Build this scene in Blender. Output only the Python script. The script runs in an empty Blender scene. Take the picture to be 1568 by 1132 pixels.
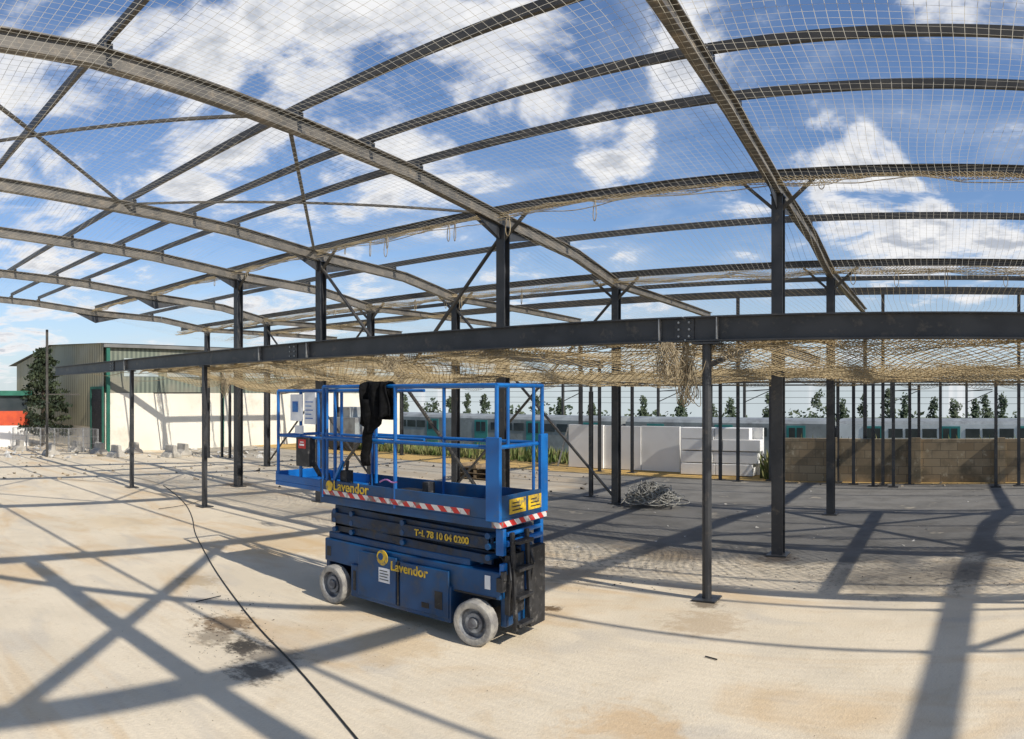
import bpy, bmesh, math, random
from mathutils import Vector, Matrix, noise
R=random.Random(7)
sc=bpy.context.scene
col=sc.collection
E=2.2; F=1100.0; YH=604.0; XP=1440.0
def az(x): return (XP-x)/F
def G(x,y):
    d=E*F/(y-YH); a=az(x); return (-d*math.sin(a), d*math.cos(a))
def DIR(x,y):
    a=az(x); return Vector((-math.sin(a),math.cos(a),(YH-y)/F)).normalized()

# ---------------------------------------------------------------- materials
def nt(m):
    m.use_nodes=True; return m.node_tree.nodes, m.node_tree.links
def M(name, c1, c2=None, scale=5.0, rough=.6, metal=0.0, bump=0.0, bscale=40.0, lo=.4, hi=.6, grime=None, gscale=3.0, glo=.5, ghi=.75, spec=.5):
    m=bpy.data.materials.new(name); n,l=nt(m); b=n['Principled BSDF']
    b.inputs['Roughness'].default_value=rough; b.inputs['Metallic'].default_value=metal
    b.inputs['Specular IOR Level'].default_value=spec
    if c2 is None: c2=tuple(v*.75 for v in c1)
    tc=n.new('ShaderNodeTexCoord')
    ns=n.new('ShaderNodeTexNoise'); ns.inputs['Scale'].default_value=scale; ns.inputs['Detail'].default_value=2
    l.new(tc.outputs['Object'],ns.inputs['Vector'])
    mr=n.new('ShaderNodeMapRange'); mr.inputs[1].default_value=lo; mr.inputs[2].default_value=hi
    l.new(ns.outputs['Fac'],mr.inputs[0])
    mx=n.new('ShaderNodeMix'); mx.data_type='RGBA'
    mx.inputs[6].default_value=(*c1,1); mx.inputs[7].default_value=(*c2,1)
    l.new(mr.outputs[0],mx.inputs[0]); out=mx.outputs[2]
    if grime:
        n2=n.new('ShaderNodeTexNoise'); n2.inputs['Scale'].default_value=gscale; n2.inputs['Detail'].default_value=4; n2.inputs['Roughness'].default_value=.7
        l.new(tc.outputs['Object'],n2.inputs['Vector'])
        m2=n.new('ShaderNodeMapRange'); m2.inputs[1].default_value=glo; m2.inputs[2].default_value=ghi
        l.new(n2.outputs['Fac'],m2.inputs[0])
        x2=n.new('ShaderNodeMix'); x2.data_type='RGBA'; l.new(m2.outputs[0],x2.inputs[0]); l.new(out,x2.inputs[6]); x2.inputs[7].default_value=(*grime,1); out=x2.outputs[2]
    l.new(out,b.inputs['Base Color'])
    if bump:
        nb=n.new('ShaderNodeTexNoise'); nb.inputs['Scale'].default_value=bscale; nb.inputs['Detail'].default_value=3
        l.new(tc.outputs['Object'],nb.inputs['Vector'])
        bp=n.new('ShaderNodeBump'); bp.inputs['Strength'].default_value=bump; bp.inputs['Distance'].default_value=.02
        l.new(nb.outputs['Fac'],bp.inputs['Height']); l.new(bp.outputs[0],b.inputs['Normal'])
    return m
steel=M('steel_dark_paint',(.048,.050,.054),(.030,.032,.036),3,.45,0,grime=(.14,.12,.095),gscale=6,glo=.56,ghi=.8)
steel_r=M('steel_rafter_paint',(.135,.12,.10),(.085,.078,.068),4,.5,0,grime=(.26,.21,.15),gscale=7,glo=.52,ghi=.8)
steel_p=M('steel_purlin_paint',(.08,.072,.06),(.05,.046,.04),4,.5)
galv=M('galvanised_bracket',(.42,.42,.41),(.28,.28,.28),20,.4,.6)
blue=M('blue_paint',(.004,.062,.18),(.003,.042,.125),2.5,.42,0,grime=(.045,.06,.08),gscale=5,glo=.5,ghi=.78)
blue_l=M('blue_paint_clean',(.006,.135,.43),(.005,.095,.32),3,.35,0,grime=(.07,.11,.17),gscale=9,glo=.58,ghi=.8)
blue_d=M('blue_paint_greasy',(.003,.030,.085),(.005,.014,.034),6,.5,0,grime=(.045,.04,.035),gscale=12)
blackp=M('black_painted_steel',(.025,.025,.027),(.012,.012,.013),12,.55,0,grime=(.16,.15,.14),gscale=14,glo=.56,ghi=.78)
tyre=M('grey_solid_tyre',(.36,.34,.30),(.2,.19,.18),9,.85,bump=.4)
hubm=M('wheel_hub_grey',(.25,.26,.27),(.10,.10,.11),12,.6)
yel=M('yellow_paint',(.72,.48,.02),(.5,.33,.03),12,.5,grime=(.10,.11,.11),gscale=16,glo=.50,ghi=.66)
white=M('white_panel',(.88,.87,.84),(.80,.79,.76),1.4,.6)
paper=M('white_notice',(.8,.8,.8),(.7,.72,.75),12,.5)
red=M('red_paint',(.6,.03,.02),(.4,.02,.02),8,.5)
orange=M('orange_paint',(.6,.09,.03),(.5,.07,.03),4,.5)
cloth=M('black_cloth',(.010,.010,.011),(.006,.006,.006),20,.95,bump=.3,spec=.1)
rope=M('rope_tan',(.45,.37,.24),(.28,.22,.14),14,.9)
wirem=M('grey_wire',(.36,.35,.31),(.2,.19,.17),14,.7)
rubber=M('black_rubber',(.02,.02,.02),(.035,.033,.03),10,.7)
conc=M('precast_concrete',(.45,.42,.37),(.32,.30,.26),4,.9,bump=.4)
glass=M('dark_window',(.03,.04,.045),(.05,.06,.065),1,.12)
pink=M('pink_ribbon',(.45,.2,.45),(.35,.15,.35),10,.7)

def stripes():
    m=bpy.data.materials.new('red_white_hazard_tape'); n,l=nt(m); b=n['Principled BSDF']; b.inputs['Roughness'].default_value=.45
    tc=n.new('ShaderNodeTexCoord'); s=n.new('ShaderNodeSeparateXYZ'); l.new(tc.outputs['Object'],s.inputs[0])
    def mt(op,a,bb):
        q=n.new('ShaderNodeMath'); q.operation=op
        for i,v in enumerate((a,bb)):
            if v is None: continue
            if isinstance(v,(int,float)): q.inputs[i].default_value=v
            else: l.new(v,q.inputs[i])
        return q.outputs[0]
    t=mt('ADD',s.outputs[0],s.outputs[1]); t=mt('ADD',t,s.outputs[2]); t=mt('MULTIPLY',t,6.6); t=mt('FRACT',t,None); t=mt('GREATER_THAN',t,.5)
    mx=n.new('ShaderNodeMix'); mx.data_type='RGBA'; mx.inputs[6].default_value=(.5,.025,.02,1); mx.inputs[7].default_value=(.62,.60,.58,1)
    l.new(t,mx.inputs[0])
    q=n.new('ShaderNodeTexNoise'); q.inputs['Scale'].default_value=14; q.inputs['Detail'].default_value=5; l.new(tc.outputs['Object'],q.inputs['Vector'])
    r_=n.new('ShaderNodeMapRange'); r_.inputs[1].default_value=.55; r_.inputs[2].default_value=.7; l.new(q.outputs['Fac'],r_.inputs[0])
    m2=n.new('ShaderNodeMix'); m2.data_type='RGBA'; l.new(r_.outputs[0],m2.inputs[0]); l.new(mx.outputs[2],m2.inputs[6]); m2.inputs[7].default_value=(.2,.17,.15,1)
    l.new(m2.outputs[2],b.inputs['Base Color']); return m
hazard=stripes()
def twine(name,colr,mixf=.5):
    m=bpy.data.materials.new(name); n,l=nt(m)
    for x in list(n): n.remove(x)
    out=n.new('ShaderNodeOutputMaterial')
    tc=n.new('ShaderNodeTexCoord'); q=n.new('ShaderNodeTexNoise'); q.inputs['Scale'].default_value=1.5; q.inputs['Detail'].default_value=0; l.new(tc.outputs['Object'],q.inputs['Vector'])
    mx=n.new('ShaderNodeMix'); mx.data_type='RGBA'; l.new(q.outputs['Fac'],mx.inputs[0]); mx.inputs[6].default_value=(*[v*.75 for v in colr],1); mx.inputs[7].default_value=(*[min(.9,v*1.25) for v in colr],1)
    df=n.new('ShaderNodeBsdfDiffuse'); tl=n.new('ShaderNodeBsdfTranslucent'); l.new(mx.outputs[2],df.inputs[0]); l.new(mx.outputs[2],tl.inputs[0])
    m1=n.new('ShaderNodeMixShader'); m1.inputs[0].default_value=mixf; l.new(df.outputs[0],m1.inputs[1]); l.new(tl.outputs[0],m1.inputs[2]); l.new(m1.outputs[0],out.inputs[0]); return m
net_fine=twine('netting_twine_pale',(.60,.56,.46),.55)
net_tan=twine('netting_twine_tan',(.55,.45,.28),.42)

# ---------------------------------------------------------------- mesh helpers
def empty(name,loc=(0,0,0)):
    o=bpy.data.objects.new(name,None); o.location=loc; o.empty_display_size=.2; col.objects.link(o); return o
class P:
    def __init__(s,name,mat,parent=None,bevel=0,smooth=False):
        s.n=name;s.m=mat;s.p=parent;s.bm=bmesh.new();s.bv=bevel;s.sm=smooth
    def box(s,x0,x1,y0,y1,z0,z1):
        v=[s.bm.verts.new(c) for c in [(x0,y0,z0),(x1,y0,z0),(x1,y1,z0),(x0,y1,z0),(x0,y0,z1),(x1,y0,z1),(x1,y1,z1),(x0,y1,z1)]]
        for f in [(3,2,1,0),(4,5,6,7),(0,1,5,4),(1,2,6,5),(2,3,7,6),(3,0,4,7)]: s.bm.faces.new([v[i] for i in f])
        return s
    def ext(s,p,q,prof,up=(0,0,1)):
        p=Vector(p);q=Vector(q);d=(q-p).normalized();u=Vector(up)
        if abs(d.dot(u))>.99: u=Vector((0,1,0))
        r=d.cross(u).normalized();u=r.cross(d).normalized()
        a=[s.bm.verts.new(p+r*x+u*y) for x,y in prof]; b=[s.bm.verts.new(q+r*x+u*y) for x,y in prof]
        n=len(prof)
        for i in range(n): s.bm.faces.new([a[i],a[(i+1)%n],b[(i+1)%n],b[i]])
        s.bm.faces.new(a[::-1]); s.bm.faces.new(b); return s
    def I(s,p,q,h=.26,w=.14,t=.014,up=(0,0,1)):
        H=h/2;W=w/2;T=t/2
        return s.ext(p,q,[(-W,-H),(W,-H),(W,-H+t),(T,-H+t),(T,H-t),(W,H-t),(W,H),(-W,H),(-W,H-t),(-T,H-t),(-T,-H+t),(-W,-H+t)],up)
    def bar(s,p,q,w=.05,h=.05,up=(0,0,1)):
        return s.ext(p,q,[(-w/2,-h/2),(w/2,-h/2),(w/2,h/2),(-w/2,h/2)],up)
    def tube(s,p,q,r=.02,n=8,up=(0,0,1)):
        return s.ext(p,q,[(r*math.cos(2*math.pi*i/n),r*math.sin(2*math.pi*i/n)) for i in range(n)],up)
    def path(s,pts,r=.02,n=6):
        for a,b in zip(pts[:-1],pts[1:]): s.tube(a,b,r,n)
        return s
    def quad(s,*pts):
        s.bm.faces.new([s.bm.verts.new(p) for p in pts]); return s
    def done(s):
        bmesh.ops.recalc_face_normals(s.bm,faces=s.bm.faces[:])
        me=bpy.data.meshes.new(s.n); s.bm.to_mesh(me); s.bm.free()
        me.materials.append(s.m)
        o=bpy.data.objects.new(s.n,me); col.objects.link(o)
        if s.p:
            o.parent=s.p; o.matrix_parent_inverse=Matrix.Translation(-s.p.location)
        if s.sm:
            for f in me.polygons: f.use_smooth=True
        if s.bv:
            b=o.modifiers.new('bevel','BEVEL'); b.width=s.bv; b.segments=2; b.limit_method='ANGLE'
        return o
def curve(name,pts,r,mat,parent=None):
    cu=bpy.data.curves.new(name,'CURVE'); cu.dimensions='3D'; cu.bevel_depth=r; cu.bevel_resolution=1; cu.resolution_u=3
    for pl in pts:
        sp=cu.splines.new('NURBS'); sp.points.add(len(pl)-1)
        for i,p in enumerate(pl): sp.points[i].co=(*p,1)
        sp.use_endpoint_u=True; sp.order_u=3
    o=bpy.data.objects.new(name,cu); col.objects.link(o); cu.materials.append(mat)
    if parent: o.parent=parent; o.matrix_parent_inverse=Matrix.Translation(-parent.location)
    return o

# ---------------------------------------------------------------- ground
def slope(t): t=max(0,min(1,t)); return t*t*(3-2*t)
def gz(x,y):
    r=math.hypot(x,y)
    z=-3.0*slope((y-20.5)/9)
    if r>130: z-= 6*slope((r-130)/200)+ (r-130)*.03
    return z
bm=bmesh.new()
xs=[-3200,-2000,-1200,-700,-400,-250,-180,-130,-100,-80,-60,-50]+[i for i in range(-44,31,2)]+[40,50,70,100,130,180,250,400,700,1200,2000,3200]
ys=[-3200,-1500,-700,-300,-150,-80,-40,-20,-10]+[i for i in range(-6,20,2)]+[20,20.5,21.5,22.5,24,25.5,27,28.5,30,34,40,50,65,80,100,130,150,200,300,450,700,1200,2000,3200]
gv=[[bm.verts.new((x,y,gz(x,y))) for x in xs] for y in ys]
for j in range(len(ys)-1):
    for i in range(len(xs)-1): bm.faces.new([gv[j][i],gv[j][i+1],gv[j+1][i+1],gv[j+1][i]])
me=bpy.data.meshes.new('ground'); bm.to_mesh(me); bm.free()
go=bpy.data.objects.new('ground',me); col.objects.link(go)
m=bpy.data.materials.new('concrete_slab_ground'); n,l=nt(m); b=n['Principled BSDF']; b.inputs['Roughness'].default_value=.85; b.inputs['Specular IOR Level'].default_value=.2
tc=n.new('ShaderNodeTexCoord'); OB=tc.outputs['Object']
def noi(s,d=5,r=.55,off=(0,0,0),dist=0,sx=1,sy=1):
    mp=n.new('ShaderNodeMapping'); mp.inputs['Location'].default_value=off; mp.inputs['Scale'].default_value=(sx,sy,1); l.new(OB,mp.inputs[0])
    q=n.new('ShaderNodeTexNoise'); q.inputs['Scale'].default_value=s; q.inputs['Detail'].default_value=min(d,5); q.inputs['Roughness'].default_value=r; q.inputs['Distortion'].default_value=dist
    l.new(mp.outputs[0],q.inputs['Vector']); return q.outputs['Fac']
def mr(v,a,bb,c=0,d=1,sm=True):
    q=n.new('ShaderNodeMapRange'); q.interpolation_type='SMOOTHSTEP' if sm else 'LINEAR'
    for i,k in enumerate((a,bb,c,d)): q.inputs[i+1].default_value=k
    l.new(v,q.inputs[0]); return q.outputs[0]
def mt(op,*a):
    q=n.new('ShaderNodeMath'); q.operation=op
    for i,v in enumerate(a):
        if isinstance(v,(int,float)): q.inputs[i].default_value=v
        else: l.new(v,q.inputs[i])
    return q.outputs[0]
def mix(f,a,c):
    q=n.new('ShaderNodeMix'); q.data_type='RGBA'
    if isinstance(f,(int,float)): q.inputs[0].default_value=f
    else: l.new(f,q.inputs[0])
    for i,v in ((6,a),(7,c)):
        if isinstance(v,tuple): q.inputs[i].default_value=(*v,1)
        else: l.new(v,q.inputs[i])
    return q.outputs[2]
sp=n.new('ShaderNodeSeparateXYZ'); l.new(OB,sp.inputs[0]); GX,GY=sp.outputs[0],sp.outputs[1]
NA=noi(8,5,.75); NB=noi(.55,5,.6,(2,2,0)); NC=noi(2.4,5,.7,(1,8,0),.4)
c=mix(mr(noi(.9,4,.6),.35,.65),(.73,.63,.475),(.65,.56,.42))
c=mix(mt('MULTIPLY',mr(noi(.38,4,.62,(5,3,0),1.4,.8,2.0),.48,.68),.46),c,(.58,.37,.16))
c=mix(mt('MULTIPLY',mr(NC,.54,.72),.28),c,(.52,.38,.21))
c=mix(mt('MULTIPLY',mr(NA,.56,.74),.28),c,(.32,.27,.2))
c=mix(mt('MULTIPLY',mr(noi(.8,4,.5,(21,4,0),.6,1,2.2),.52,.7),.4),c,(.48,.44,.38))
edge=mt('ADD',GY,mt('MULTIPLY',mt('SUBTRACT',NB,.5),3.6))
g1=mr(edge,8.9,9.5)
ex=mt('ADD',GX,mt('MULTIPLY',NB,3.0))
g2=mr(mt('ADD',ex,mt('MULTIPLY',GY,.28)),-4.1,-2.3)
far=mr(edge,13.0,14.5)
gm=mt('MAXIMUM',mt('MULTIPLY',g1,g2),mt('MULTIPLY',far,.55))
gn=noi(1.2,4,.6,(3,3,0))
grey=mix(mr(gn,.4,.62),(.165,.162,.153),(.118,.117,.112))
grey=mix(mr(gn,.62,.70),grey,(.30,.27,.22))
c=mix(mt('MULTIPLY',gm,.94),c,grey)
band=mt('MULTIPLY',mr(edge,7.6,8.7),mr(edge,10.0,8.9))
band=mt('MULTIPLY',band,mr(NA,.46,.62))
c=mix(mt('MULTIPLY',mt('MULTIPLY',band,g2),.6),c,(.14,.12,.09))
def spot(px,py,r,colr,st,nscale=6):
    global c
    X,Y=G(px,py)
    dx=mt('SUBTRACT',GX,X); dy=mt('SUBTRACT',GY,Y)
    d=mt('SQRT',mt('ADD',mt('MULTIPLY',dx,dx),mt('MULTIPLY',dy,dy)))
    d=mt('ADD',d,mt('MULTIPLY',mt('SUBTRACT',NA if nscale>5 else NC,.5),r*2.6))
    c=mix(mt('MULTIPLY',mr(d,r,r*.35),st),c,colr)
spot(376,990,.26,(.03,.028,.026),.95,8); spot(392,1030,.28,(.07,.06,.05),.8,10); spot(345,955,.35,(.19,.12,.06),.85,10); spot(415,1005,.35,(.12,.1,.08),.6,9); spot(330,975,.3,(.12,.09,.06),.6,8)
spot(845,932,.13,(.12,.07,.03),.9); spot(1080,925,.22,(.15,.11,.07),.8); spot(365,742,.5,(.3,.17,.07),.8); spot(300,890,.35,(.35,.24,.12),.5)
spot(965,1110,.45,(.55,.33,.13),.5,4); spot(600,990,.6,(.58,.40,.2),.45,4); spot(880,880,.6,(.2,.15,.1),.5,5); spot(1080,955,.5,(.4,.28,.16),.5,6); spot(430,830,1.2,(.58,.39,.18),.45,4); spot(180,800,1.0,(.58,.41,.2),.35,4)
spot(1190,855,.35,(.08,.06,.045),.7); spot(1030,850,.6,(.16,.12,.08),.5); spot(1360,890,.9,(.16,.14,.115),.6,8); spot(1480,875,.7,(.10,.09,.08),.7,8)  # rightmost dark spot paints a column's shadow along with blackened concrete
soil=mix(mr(NC,.42,.6),(.10,.12,.045),(.24,.19,.10))
soil=mix(mr(GY,20.4,19.6),soil,(.50,.33,.12))
c=mix(mr(GY,17.4,17.9),c,soil)
rad=mt('SQRT',mt('ADD',mt('MULTIPLY',GX,GX),mt('MULTIPLY',GY,GY)))
c=mix(mr(rad,36,45),c,(.10,.12,.055))
l.new(c,b.inputs['Base Color'])
bp=n.new('ShaderNodeBump'); bp.inputs['Strength'].default_value=.3; bp.inputs['Distance'].default_value=.02
l.new(mt('ADD',noi(34,3,.7),mt('MULTIPLY',NC,.5)),bp.inputs['Height']); l.new(bp.outputs[0],b.inputs['Normal'])
me.materials.append(m)

# ---------------------------------------------------------------- steel frame
PR=[(-9,4.6),(-5,5.25),(0,5.65),(2.75,5.6),(5.08,5.42),(7.3,5.27),(9.58,5.02),(11.6,4.78),(13,4.42),(16,4.42),(19,4.40)]
def prof(y):
    if y<=PR[0][0]: return PR[0][1]
    for (a,za),(b_,zb) in zip(PR[:-1],PR[1:]):
        if y<=b_: return za+(zb-za)*(y-a)/(b_-a)
    return PR[-1][1]
frame=empty('steel_frame_structure',(-5,9,0))
LAT=[15.7,11.25,6.77,2.28,-2.2,-6.68,-11.18,-14.2,-18.5,-23.0]
ROW2={-2.2:-2.0,-6.68:-6.3,-11.18:-10.4,-14.2:-13.2,-18.5:-17.7,-23.0:-21.2}
raf=P('rafters',steel_r,frame)
cols=P('columns',steel,frame,0)
plates=P('base_plates_and_gussets',steel,frame)
br=P('bracing_rods',steel_p,frame)
def pt(X,y,dz=0):
    x=X
    if y>9.58 and X in ROW2: x=X+(ROW2[X]-X)*min(1,(y-9.58)/3.42)
    return (x,y,prof(y)+dz)
def column(x,y,z,s=.2):
    cols.I((x,y,0.012),(x,y,z),s,s*.95,.018,up=(0,1,0))
    plates.box(x-s*.85,x+s*.85,y-s*.85,y+s*.85,0.004,.022)
    plates.box(x-s*.55,x+s*.55,y-s*.6,y+s*.6,z-.02,z)
for X in LAT:
    yy=[-9,-5,0,2.75,5.08,7.3,9.58,11.6,13,16,19]
    if X<-20: yy=[5.08,7.3,9.58,11.6,13,16,19]
    for a,b_ in zip(yy[:-1],yy[1:]):
        h=.2 if a<13 else .15
        raf.I(pt(X,a),pt(X,b_),h,.12)
    if X not in (-18.5,-23.0): column(X,9.58,4.92,.165)
    column(ROW2.get(X,X),13.0,4.33,.15)
    column(ROW2.get(X,X),19.0,4.3,.10)
    column(X,-9,4.5,.17)
    for s in (-1,1):
        a=pt(X,9.58,-.09); b_=pt(X,9.58+s*.8,-.09)
        plates.quad((a[0]-.006,a[1],a[2]),(a[0]-.006,a[1],a[2]-.26),(b_[0]-.006,b_[1],b_[2])); plates.quad((a[0]+.006,a[1],a[2]),(a[0]+.006,a[1],a[2]-.26),(b_[0]+.006,b_[1],b_[2]))
    for y in (2.9,5.35,6.55,7.5,11.3):
        p=pt(X,y); plates.box(p[0]-.06,p[0]+.06,y-.05,y+.05,p[2]+.101,p[2]+.15)
raf.done()
extra=P('slender_posts',steel,frame)
def post(px,pybase,ztop=None,pytop=None,w=.09):
    X,Y=G(px,pybase); d=math.hypot(X,Y)
    if pytop is not None: ztop=E+d*(YH-pytop)/F
    extra.I((X,Y,0),(X,Y,ztop),w,w,.012,up=(0,1,0)); extra.box(X-.12,X+.12,Y-.12,Y+.12,.004,.015)
for px,pb,pt_ in [(918,722,560),(968,724,560),(905,712,565),(1103,735,560),(1130,737,455),(1283,738,560),(1307,742,570),(1337,745,560),(1352,744,448),(1393,742,565),(1407,735,590),(1440,738,560),(1368,746,565),(1525,746,570),(1560,744,452),(1180,736,560),(340,700,560),(352,702,575),(905,760,600)]:
    post(px,pb,pytop=pt_,w=.075)
extra.done()
rl=P('horizontal_rails',steel_p,frame)
for (y,z,w,x0,x1) in [(17.2,2.50,.05,-12,8),(19,2.45,.04,-24,12),(17.2,2.72,.04,-6,8),(19.0,4.3,.10,-23,15.7),(16,4.55,.08,-23,15.7)]:
    rl.bar((x0,y,z),(x1,y,z),w,w)
rl.bar((-21.2,13,2.25),(-30,13,2.25),.05,.05)
rl.done()
pu=P('purlins',steel_p,frame)
for y,h in [(-7.5,.12),(-5,.12),(-2.6,.12),(-.2,.12),(2.9,.10),(5.35,.10),(6.55,.095),(7.5,.095),(11.3,.10),(14.9,.09),(17,.09)]:
    for a,b_ in zip(LAT[:-1],LAT[1:]):
        if y<5 and b_<-20: continue
        z=prof(y)+.2
        pu.ext((a-.004,y,z),(b_+.004,y,z),[(-.025,-h/2),(.025,-h/2),(.025,-h/2+.01),(-.015,-h/2+.01),(-.015,h/2-.01),(.025,h/2-.01),(.025,h/2),(-.025,h/2)])
for y,h in [(9.58,.14),(13,.12)]:
    for a,b_ in zip(LAT[:-1],LAT[1:]):
        pu.I((a,y-.02,prof(y)+.17),(b_,y-.02,prof(y)+.17),h,.08,.01)
pu.I((-2.2,2.05,prof(2.05)-.05),(6.77,2.05,prof(2.05)-.05),.28,.2,.014)  # unseen heavy beam, added to cast the broad floor shadow at lower left
pu.done()
for X in LAT[3:8]:
    for y,zt,xo in ((9.58,5.1,0),(13,4.5,1)):
        x=ROW2.get(X,X) if xo else X
        for s in (-1,1): br.bar((x,y-.02,zt-.42),(x+s*.5,y-.02,zt+.02),.045,.045)
def rod(a,b_,w=.07): br.bar(a,b_,w,w*.6)
def X_roof(Xa,Xb,y0,y1,w=.06):
    rod((Xa,y0,prof(y0)+.05),(Xb,y1,prof(y1)+.05),w); rod((Xb,y0,prof(y0)+.08),(Xa,y1,prof(y1)+.08),w)
X_roof(-11.18,-6.68,5.2,9.4,.05); X_roof(-11.18,-6.68,.6,5.1,.05)
X_roof(-2.2,2.28,.6,5.1,.12); X_roof(6.77,11.25,5.2,9.4,.08); X_roof(2.28,6.77,9.6,12.9,.1); X_roof(-2.2,-6.68,-4,.5,.1)  # first cross is unseen, placed to throw the lower-left floor shadows
def wallx(xa,xb,y,zb,zt,w=.07):
    rod((xa,y+.03,zb),(xb,y+.03,zt),w); rod((xb,y-.03,zb),(xa,y-.03,zt),w)
wallx(-11.18,-6.68,9.58,.1,4.85,.06); wallx(-10.4,-6.3,13,.1,4.2,.06); wallx(-17.7,-13.2,13,.1,4.2,.05); wallx(2.28,6.77,9.58,.1,4.85,.1)
br.done(); cols.done()
fb=P('low_edge_beam',steel,frame)
YF=7.3
fb.I((-20.7,YF,2.90),(-2.72,YF,2.90),.27,.15,.016); fb.I((-2.70,YF,2.90),(9.5,YF,2.90),.27,.15,.016)
fb.done()
st=P('beam_splice_plates',steel,frame)
bl=P('splice_bolts',galv,frame)
for X in (-2.71,-9.2,-16.4):
    st.box(X-.11,X+.11,YF-.025,YF-.009,2.79,3.01)
    for i in (-1,1):
        for k in (-1.,0,1.):
            bl.tube((X+i*.06,YF-.045,2.9+k*.075),(X+i*.06,YF-.022,2.9+k*.075),.013,6)
for X in (-2.99,-2.33,-8.8,-10.1,-15.6):
    bl.box(X-.006,X+.006,YF-.072,YF-.009,2.785,3.02)
st.box(-2.60,-2.30,YF-.09,YF+.09,2.735,2.755)
st.done(); bl.done()
fp=P('edge_beam_posts',steel,frame)
for X in (-2.46,-12.0,-15.3,3.0,8.2):
    if X==-2.46: fp.ext((X,YF,.01),(X,YF,2.74),[(.052*math.cos(i*math.pi/6),.052*math.sin(i*math.pi/6)) for i in range(12)],up=(0,1,0))
    else: fp.bar((X,YF,.01),(X,YF,2.77),.08,.08,up=(0,1,0))
    fp.box(X-.13,X+.13,YF-.13,YF+.13,.004,.02)
    fp.box(X-.09,X+.09,YF-.07,YF+.07,2.735,2.76)
fp.bar((-2.46,YF,2.5),(-2.1,YF+.5,2.74),.05,.05)
for X in (-2.2,-6.6,-11.1,-15.5,2.3):
    fp.I((X,YF+.1,2.86),(X,13,2.80),.14,.08,.01)
fp.done(); plates.done()

# ---------------------------------------------------------------- nets (real twine geometry)
def nz(x,y,s,o=0): return noise.noise(Vector((x*s+o,y*s,o)))
def twines(name,lines,w,mat,tri=False):
    vs=[];fs=[]
    for pl in lines:
        k=len(pl)
        if k<2: continue
        base=len(vs); V=[Vector(p) for p in pl]
        for i in range(k):
            d=(V[min(i+1,k-1)]-V[max(i-1,0)]); 
            s=Vector((-d.y,d.x,0)); 
            if s.length<1e-6: s=Vector((1,0,0))
            s.normalize()
            if tri:
                u=Vector((0,0,1)) if abs(d.normalized().z)<.9 else Vector((0,1,0))
                vs+= [V[i]-s*w*.5,V[i]+s*w*.5,V[i]+u*w*.8]
            else: vs+= [V[i]-s*w*.5,V[i]+s*w*.5]
        m_=3 if tri else 2
        for i in range(k-1):
            a=base+i*m_
            if tri:
                for q in range(3): fs.append((a+q,a+(q+1)%3,a+m_+(q+1)%3,a+m_+q))
            else: fs.append((a,a+1,a+3,a+2))
    me=bpy.data.meshes.new(name); me.from_pydata([tuple(v) for v in vs],[],fs); me.update(); me.materials.append(mat)
    o=bpy.data.objects.new(name,me); col.objects.link(o); return o
def warp(x,y,a): return (x+a*nz(x,y,.55,11),y+a*nz(x,y,.55,23))
def grid(xa,xb,ya,yb,zf,pitch,step,a=.12):
    L_=[]
    for i in range(int((yb-ya)/pitch)+1):
        y=ya+i*pitch; pl=[]
        for k in range(int((xb-xa)/step)+1):
            x=xa+k*step; X,Y=warp(x,y,a); pl.append((X,Y,zf(X,Y)))
        L_.append(pl)
    for i in range(int((xb-xa)/pitch)+1):
        x=xa+i*pitch; pl=[]
        for k in range(int((yb-ya)/step)+1):
            y=ya+k*step; X,Y=warp(x,y,a); pl.append((X,Y,zf(X,Y)))
        L_.append(pl)
    return L_
def diag(xa,xb,ya,yb,zf,pitch,step,a=.12):
    L_=[]; n_=int((xb-xa+(yb-ya))/pitch)
    for sgn in (1,-1):
        for i in range(n_):
            c0=(xa-(yb-ya))+i*pitch if sgn>0 else xa+i*pitch
            pl=[]
            for k in range(int((yb-ya)/step)+1):
                y=ya+k*step; x=c0+sgn*(y-ya)
                if xa<=x<=xb:
                    X,Y=warp(x,y,a); pl.append((X,Y,zf(X,Y)))
            if len(pl)>1: L_.append(pl)
    return L_
def bay(x):
    for a,b_ in zip(LAT[:-1],LAT[1:]):
        if b_<=x<=a: return math.sin(math.pi*(x-b_)/(a-b_))
    return 0
def roofz(x,y): return prof(y)-.12-.13*bay(x)-.05*nz(x,y,.7)
PT=.095
twines('safety_net',grid(-23,9,-1.5,9.4,roofz,PT,.3),.0044,net_fine)
twines('safety_net',grid(-23,9,9.7,12.85,lambda x,y:roofz(x,y)-.1*math.sin(math.pi*min(1,max(0,(y-9.7)/3.2))),PT,.3),.0044,net_fine)
twines('safety_net',grid(-23,9,13.1,18.9,lambda x,y:roofz(x,y)-.15*math.sin(math.pi*min(1,max(0,(y-13.1)/5.9))),.12,.4),.005,net_tan)
def lowz(x,y):
    t=(y-7.45)/5.6; t=min(1,max(0,t))
    return 2.80-.24*math.sin(math.pi*t)-.10*nz(x,y,.9)-.14*abs(nz(x,y,.5,3))-.12*t-.20*bay(x)*(1-t)*t*2
twines('safety_net',diag(-15.3,8.0,7.45,13.1,lowz,.10,.16,.35),.0086,net_tan,True)
twines('safety_net',diag(-14,8.0,7.6,10.1,lambda x,y:lowz(x,y)-.03-.1*abs(nz(x,y,1.7,9)),.16,.16,.5),.0085,net_tan,True)
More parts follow.
